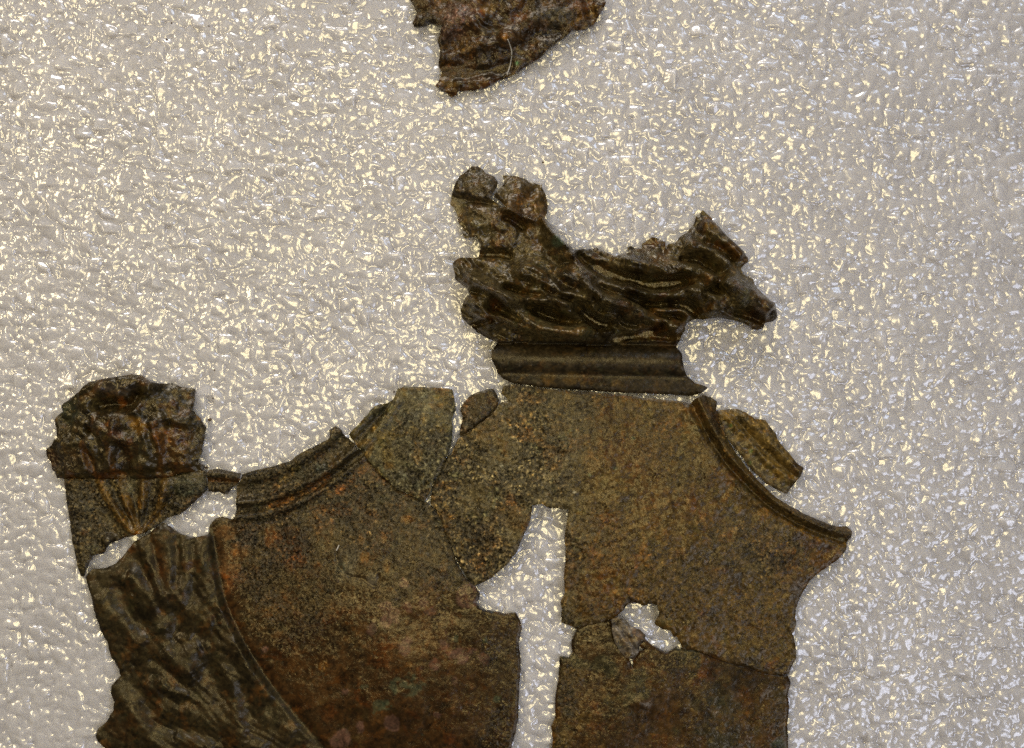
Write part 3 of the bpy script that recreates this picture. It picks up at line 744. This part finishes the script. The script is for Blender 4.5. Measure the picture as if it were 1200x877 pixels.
fragment('body_fragment', 'large dark brown bronze body with leafy relief beside a smooth patchy wall', a5, rel_body, col_body,
         parts=[('curved_moulding', mould5, None, 'grooved curved moulding with cracks across its rim'),
                ('leaf_relief', leafpoly, BRONZE_SMOOTH, 'dark glossy relief of overlapping long leaves')],
         main='vessel_wall', thick=4, seed=23, step=2.0)

# ---------------------------------------------------------------- 6 grey-green fragment
a6 = Z(230, 430, 3.509, [(638,277),(690,225),(740,165),(790,155),(815,140),(835,95),(860,87),(950,90),(1050,97),(1058,140),(1062,175),(1045,215),
    (1050,260),(1045,310),(1030,355),(1010,400),(995,435),(972,470),(952,520),(937,545),(900,527),(830,494),(760,434),(706,368),(692,340),(668,322)])
def rel_grey(f):
    z = lambda p: Z(230, 430, 3.509, p)
    f.ridge(z([(660,310),(740,220),(800,150)]), 3, -5); f.ridge(z([(640,270),(720,190),(780,150)]), 6, 4); f.ridge(z([(690,330),(770,235),(830,150)]), 5, 3)
    f.blob(490, 520, 50, 50, 6); f.lump(1.5, 40, 3, 71); f.lump(0.7, 8, 3, 72)
def col_grey(f):
    p = Paint(f, (0.098, 0.094, 0.062), 0.9)
    p.noise((0.135, 0.10, 0.03), 20, 0.1, 0.45, 73, 0.75); p.noise((0.05, 0.06, 0.055), 16, 0.15, 0.45, 74, 0.6)
    p.spot(457, 546, 8, 6, (0.19, 0.115, 0.03), .85); p.spot(519, 503, 10, 6, (0.17, 0.125, 0.02), .7); p.spot(440, 500, 8, 4, (0.2, 0.15, 0.05), .8, -0.8)
    p.line(Z(230,430,3.509,[(665,318),(720,310),(705,365)]), 5, OCHRE, .7); p.line(Z(230,430,3.509,[(670,300),(760,200)]), 4, DARK, .7); p.line(Z(230,430,3.509,[(835,93),(950,90),(1050,97)]), 2, (.12,.08,.03), .6)
    return p.out()
fragment('plain_fragment', 'flat grey-green trapezoid sheet fragment wedged beside the narrow foam gap', a6, rel_grey, col_grey,
         parts=[('rim', Z(230, 430, 3.509, [(600,270),(740,120),(800,110),(812,150),(760,215),(675,318),(650,320)]), None, 'narrow grooved rim along the broken slope')], main='sheet', thick=4, seed=29, z0=3.2, grow=1.8)

# ---------------------------------------------------------------- 7 small dark fragment tucked beside the centre
a7 = Z(490, 440, 3.1333, [(160,110),(190,75),(220,60),(275,47),(298,90),(293,112),(268,148),(228,178),(188,206),(152,228),(155,190),(165,150),(156,130)])
def rel_small(f): f.blob(562, 480, 16, 24, 3); f.lump(1.5, 14, 3, 81); f.lump(.8, 5, 2, 82)
def col_small(f):
    p = Paint(f, (0.045, 0.036, 0.024), 0.8); p.noise(RUST, 10, 0.1, 0.4, 83, .4); return p.out()
fragment('small_fragment', 'small dark pointed fragment tucked against the grainy centre plate, under its edge', a7, rel_small, col_small, main='sheet', thick=3, seed=31, step=1.6)

# ---------------------------------------------------------------- 8 centre plate with slot and beaded right edge
a8 = Z(490, 440, 3.1333, [(310,65),(315,45),(345,38),(430,45),(470,56),(560,61),(660,69),(745,78)])
a8 += Z(780, 450, 3.813, [(0,78),(60,84),(113,94),(130,72),(165,55),(200,65),(219,80),(215,112),(235,190),(266,250),(303,308),(350,372),(400,432),(460,492),
    (520,532),(600,577),(700,622),(760,641),(805,640),(820,655),(800,705),(795,735),(760,780),(700,820),(660,850)])
a8 += Z(630, 640, 3.7, [(1175,140),(1145,190),(1120,240),(1108,280),(1112,340),(1095,380),(1112,430),(1110,480),(1090,520),(1080,548),(1040,550),(980,543),
    (900,513),(830,498),(740,463),(690,443),(632,438),(618,410),(600,380),(590,385),(575,355),(540,350),(510,330),(530,290),(522,255),(545,245),(480,240),
    (455,248),(420,232),(385,240),(365,265),(340,290),(320,306),(260,322),(210,332),(175,353),(140,335),(105,325),(110,270),(105,240),(120,200),(118,130),(125,60)])
a8 += Z(490, 440, 3.1333, [(546,640),(540,600),(550,520),(557,485),(480,478),(455,465),(415,470),(408,520),(395,560),(375,600),(360,640),(320,690),(270,735),
    (210,766),(192,750),(154,690),(134,640),(114,590),(94,540),(69,490),(50,470),(55,430),(64,385),(79,350),(103,310),(127,290),(152,233),(200,203),(240,173),
    (275,147),(298,115),(301,104),(335,98),(328,78)])
bead8 = Z(780, 450, 3.813, [(120,100),(110,40),(240,60),(235,110),(300,290),(420,440),(540,525),(700,605),(840,630),(830,720),(790,720),(680,690),(560,640),(440,570),(330,465),(235,360),(165,240)])
def rel_centre(f):
    z = lambda p: Z(780, 450, 3.813, p)
    f.blob(740, 600, 160, 150, 9, 0, 2.5); f.blob(590, 540, 60, 90, 4)
    d, t, s = seg_dist(f.X, f.Y, catmull(z([(110,70),(135,130),(185,225),(250,330),(340,430),(450,535),(560,606),(680,662),(800,700)])))
    v = np.where(s < 0, -d, d)                      # minus: outwards
    m = inside(f.X, f.Y, bead8)
    f.H = f.H + np.where((t > 0.02) | m, -5*np.exp(-(v/3.2)**2) + 10*np.exp(-((v+8)/6)**2) + 1.3*np.exp(-((v-8)/5)**2), 0)
    f.ridge(z([(60,-60),(70,0)]), 3, 0.0)
    f.ridge(Z(490,440,3.1333,[(560,60),(600,200),(640,330)]), 40, 1.2)
    f.lump(2.0, 70, 3, 91); f.lump(0.9, 13, 3, 92); f.lump(0.6, 5, 2, 93)
def col_centre(f):
    X, Y = f.X, f.Y
    p = Paint(f, (0.085, 0.056, 0.019), 0.42)
    n = fbm(X, Y, 40, 4, 95)
    p.mix(1 - sstep(-12, 30, X - 672 - 18*n + 0.06*(Y-560)), (0.108, 0.092, 0.052), 1.0)            # sandy grey crust over the left third
    p.mix(0.75*(1 - sstep(0.5, 1.0, np.hypot((X-885)/70, (Y-640)/42) + 0.4*fbm(X, Y, 22, 3, 96))), (0.095, 0.078, 0.040), 1.0)
    p.mix(0.6*sstep(740, 790, Y)*sstep(780, 860, X), (0.04, 0.025, 0.012), .5)
    p.noise(RUST, 40, 0.15, 0.45, 97, 0.35); p.noise((0.05, 0.04, 0.02), 32, 0.1, 0.4, 98, 0.5); p.noise((0.095, 0.06, 0.016), 24, 0.2, 0.5, 99, 0.6)
    for a, b, rx, ry in [(505+10,568,7,5),(533,568,7,5),(528,620,10,14),(520,605,8,12),(735,530,40,24),(710,520,12,30),(690,690,26,24),(668,668,10,22)]:
        p.spot(a, b, rx, ry, (0.085, 0.040, 0.013), 0.55, 0, 0.8, .45)
    for a, b in [(585,545),(600,560),(575,530)]: p.spot(a, b, 16, 12, (0.05, .052, .045), .5, soft=.8)
    p.spot(950, 635, 34, 8, (0.045, 0.026, 0.020), 0.85, 0.35, .6, .3); p.spot(930, 690, 8, 22, (0.05, .036, .028), .7, g=.3)
    for a, b in [(672,576),(587,545)]: p.spot(a, b, 2.2, 1.6, (0.35, 0.36, 0.34), .9)
    for a, b in [(741,513),(720,548),(690,556)]: p.spot(a, b, 3, 2.4, (0.05, 0.10, 0.07), .7)
    m = inside(X, Y, bead8).astype(float); p.mix(m*0.8, (0.072, 0.052, 0.022), .55)
    p.line(Z(780,450,3.813,[(430,560),(560,635),(680,690),(790,715)]), 4, (0.13, 0.075, 0.012), .7)
    p.spot(985, 631, 4, 2.5, (.2,.22,.2), .6)
    return p.out()
fragment('centre_plate_fragment', 'broad olive-brown bronze plate with a straight-sided slot and beaded concave right edge', a8, rel_centre, col_centre,
         parts=[('bead_moulding', bead8, None, 'curved raised bead along the concave edge')], main='plate', thick=4, seed=37, step=2.1, z0=2.4, grow=1.5)

# ---------------------------------------------------------------- 9 flange beside the bead
a9 = Z(780, 450, 3.813, [(224,122),(270,115),(320,113),(350,125),(395,155),(445,160),(465,195),(490,225),(505,260),(540,300),(575,345),(612,375),(600,410),
    (575,440),(540,490),(500,475),(450,445),(400,400),(368,366),(340,325),(312,292),(276,245),(245,190)])
def rel_flange(f):
    z = lambda p: Z(780, 450, 3.813, p)
    f.ridge(z([(270,150),(360,230),(450,340),(570,430)]), 5, 3.5); f.ridge(z([(320,170),(430,290),(570,410)]), 3.5, -5); f.ridge(z([(350,150),(460,250),(590,390)]), 7, 5)
    for i in range(8): f.ridge(z([(262+i*33, 205+i*31), (300+i*33, 180+i*31)]), 2, -1.3)
    f.lump(1.5, 16, 3, 101); f.lump(.7, 6, 2, 102)
def col_flange(f):
    p = Paint(f, (0.125, 0.088, 0.030), 0.4)
    p.noise((0.20, 0.125, 0.028), 18, 0.0, 0.4, 103, 0.8); p.noise((0.06, .055, .04), 14, 0.1, 0.4, 104, .6)
    p.line(Z(780,450,3.813,[(250,180),(330,290),(430,400),(520,470)]), 8, (0.085, .072, .05), .8); p.spot(*Z(780,450,3.813,[(580,370)])[0], 8, 12, (0.05, .03, .02), .7)
    for a, b in [(290,185),(378,300),(376,352)]: p.spot(*Z(780,450,3.813,[(a,b)])[0], 2.2, 3, (.08,.15,.06), .8)
    return p.out()
fragment('flange_fragment', 'curved yellowish flange fragment lying against the beaded edge of the broad plate', a9, rel_flange, col_flange, main='sheet', thick=3.5, seed=41, step=1.7)

# ---------------------------------------------------------------- 10 lower plate
a10 = Z(630, 640, 3.7, [(175,358),(210,340),(260,330),(316,324),(322,345),(330,400),(360,450),(396,490),(404,524),(418,527),(416,490),(440,457),(466,447),
    (436,424),(460,404),(490,428),(540,457),(565,461),(600,443),(630,447),(690,452),(740,472),(830,507),(900,522),(980,552),(1080,562),(1092,590),(1078,640),
    (1085,700),(1075,760),(1080,880),(1060,1010),(900,1060),(500,1070),(150,1040),(70,960),(66,877),(70,830),(62,780),(78,740),(80,650),(90,590),(98,530),
    (100,482),(135,485),(155,460),(150,420),(165,380)])
def rel_lower(f):
    f.blob(790, 850, 150, 110, 5, 0, 2.5); f.lump(1.6, 70, 2, 111); f.lump(0.4, 14, 2, 112)
    f.blob(748, 822, 10, 6, 2)
def col_lower(f):
    p = Paint(f, (0.040, 0.022, 0.008), 0.16)
    p.noise((0.075, 0.038, 0.010), 50, 0.0, 0.4, 114, 0.7); p.noise(DARK, 36, 0.1, 0.45, 115, 0.6); p.noise(OCHRE, 18, 0.25, 0.55, 116, 0.4); p.noise((0.03, .035, .022), 34, 0.2, 0.5, 117, 0.7)
    p.spot(890, 830, 34, 34, (0.095, 0.052, 0.010), 0.75, soft=.9, g=.3); p.spot(850, 825, 18, 26, (0.035, 0.042, 0.026), .7, soft=.8); p.spot(665, 820, 14, 30, (0.028, .022, .012), .8, soft=.8, g=1.0)
    p.spot(672, 790, 16, 14, (0.11, 0.07, 0.016), .6, soft=.8, g=.9); p.spot(658, 868, 12, 14, (0.11, .085, .03), .6, soft=.8, g=.9); p.spot(912, 872, 12, 8, (.03,.06,.06), .6)
    return p.out()
fragment('lower_plate_fragment', 'flat reddish-brown plate with a notched top edge below the broad plate', a10, rel_lower, col_lower, main='plate', thick=4, seed=43, step=2.1, grow=1.0)

# ---------------------------------------------------------------- 11 loose grey flake on the lower plate
a11 = Z(630, 640, 3.7, [(318,312),(345,300),(380,312),(400,340),(440,355),(462,378),(455,405),(435,420),(432,450),(410,480),(375,470),(350,440),(330,410),(318,360)])
def rel_flake(f):
    f.blob(735, 748, 16, 20, 4); f.ridge(Z(630,640,3.7,[(330,330),(380,380),(420,440)]), 2, -2); f.lump(3, 14, 3, 121); f.lump(1.4, 5, 3, 122)
def col_flake(f):
    p = Paint(f, (0.125, 0.115, 0.125), 0.35); p.noise((.05, .036, .022), 9, 0.0, 0.4, 123, .6); return p.out()
fragment('loose_flake', 'small loose grey flake lying over the notch of the lower plate', a11, rel_flake, col_flake, main='sheet', thick=4, seed=47, step=1.5, z0=12.0)

# ================================================================ fibres and dirt specks
def tube(name, pts, r, material, label, cat, group=None):
    P = [Vector((wx(x), wy(y), z*S)) for x, y, z in pts]
    C = catmull([tuple(p) for p in P], n=5); V, F = [], []
    n = 5
    for i, p in enumerate(C):
        t = Vector(C[min(i+1, len(C)-1)] - C[max(i-1, 0)]).normalized()
        u = t.cross(Vector((0, 0, 1))).normalized(); v = t.cross(u)
        for k in range(n):
            a = 2*math.pi*k/n; V.append(Vector(p) + (u*math.cos(a) + v*math.sin(a))*r*S)
    for i in range(len(C)-1):
        for k in range(n): F.append((i*n+k, i*n+(k+1) % n, (i+1)*n+(k+1) % n, (i+1)*n+k))
    F += [tuple(range(n))[::-1], tuple(range((len(C)-1)*n, len(C)*n))]
    me = bpy.data.meshes.new(name); me.from_pydata([tuple(v) for v in V], [], F); me.materials.append(material)
    o = bpy.data.objects.new(name, me); COL.objects.link(o)
    o['label'] = label; o['category'] = cat
    if group: o['group'] = group
    return o

def surf_z(x, y):
    dg = bpy.context.evaluated_depsgraph_get()
    hit = scene.ray_cast(dg, Vector((wx(x), wy(y), 0.1)), Vector((0, 0, -1)))
    return hit[1].z / S if hit[0] else 0.0
bpy.context.view_layer.update()
def on(pts, lift): return [(x, y, surf_z(x, y) + lift) for x, y in pts]
tube('fibre', on(Z(480, 0, 5, [(575,255),(590,285),(598,320),(592,370),(582,410),(573,440),(575,458)]), 0.8), 0.75, FIBRE,
     'thin pale fibre curled on the crumpled bronze lump', 'fibre')
tube('fibre', on(Z(270, 480, 5, [(625,822),(634,806),(641,790)]), 0.6), 0.8, FIBRE, 'short white fibre stuck to the sandy shoulder of the large body', 'fibre')

rng = np.random.default_rng(9)
def speck(x, y, r, label, asp=1.4, ang=0.5):
    V, F = [], []; nu, nv = 8, 5
    for j in range(nv):
        for i in range(nu):
            a = 2*math.pi*i/nu; b = math.pi*(j+0.5)/nv
            k = r*(1 + rng.uniform(-.3, .3))
            px, py, pz = k*math.sin(b)*math.cos(a)*asp, k*math.sin(b)*math.sin(a), k*0.7*math.cos(b)
            V.append(((px*math.cos(ang)-py*math.sin(ang))*S, (px*math.sin(ang)+py*math.cos(ang))*S, (pz + r*0.5)*S))
    for j in range(nv-1):
        for i in range(nu): F.append((j*nu+i, (j+1)*nu+i, (j+1)*nu+(i+1) % nu, j*nu+(i+1) % nu))
    F += [tuple(range(nu)), tuple(range((nv-1)*nu, nv*nu))[::-1]]
    me = bpy.data.meshes.new('dirt_speck'); me.from_pydata(V, [], F); me.materials.append(DIRT)
    o = bpy.data.objects.new('dirt_speck', me); COL.objects.link(o); o.location = (wx(x), wy(y), (surf_z(x, y))*S)
    o['label'] = label; o['category'] = 'dirt speck'; o['group'] = 'dirt specks on the foam'
OPEN = 'pinhead dark dirt speck on open foam away from every fragment'
for x, y, r, a, g, label in [
        (245.5, 492, 1.6, 1.6, .4, 'elongated brown dirt speck on the foam beside the cheek of the mask'),
        (241.5, 548, 1.8, 1.3, 0, 'brown crumb where the mask meets the tiny beaded strip'),
        (251, 434, 1.0, 1.1, 0, 'tiny dark speck on the foam past the top corner of the mask'),
        (461.5, 459.5, 1.1, 1.2, .5, 'tiny brown speck beside the top edge of the grey-green sheet'),
        (636.5, 190, 1.1, 1.2, 0, 'tiny reddish speck just above the split lobe of the animal relief'),
        (250, 467, .9, 1.2, 0, 'tiny dark speck on the foam between the mask and the curved moulding'),
        (195, 46, 1.2, 1.1, 0, OPEN), (200.5, 26.5, 0.9, 1.1, 0, OPEN), (244.5, 30.5, 1.0, 1, 0, OPEN), (291, 199, .8, 1, 0, OPEN)]:
    speck(x, y, r, label, a, g)
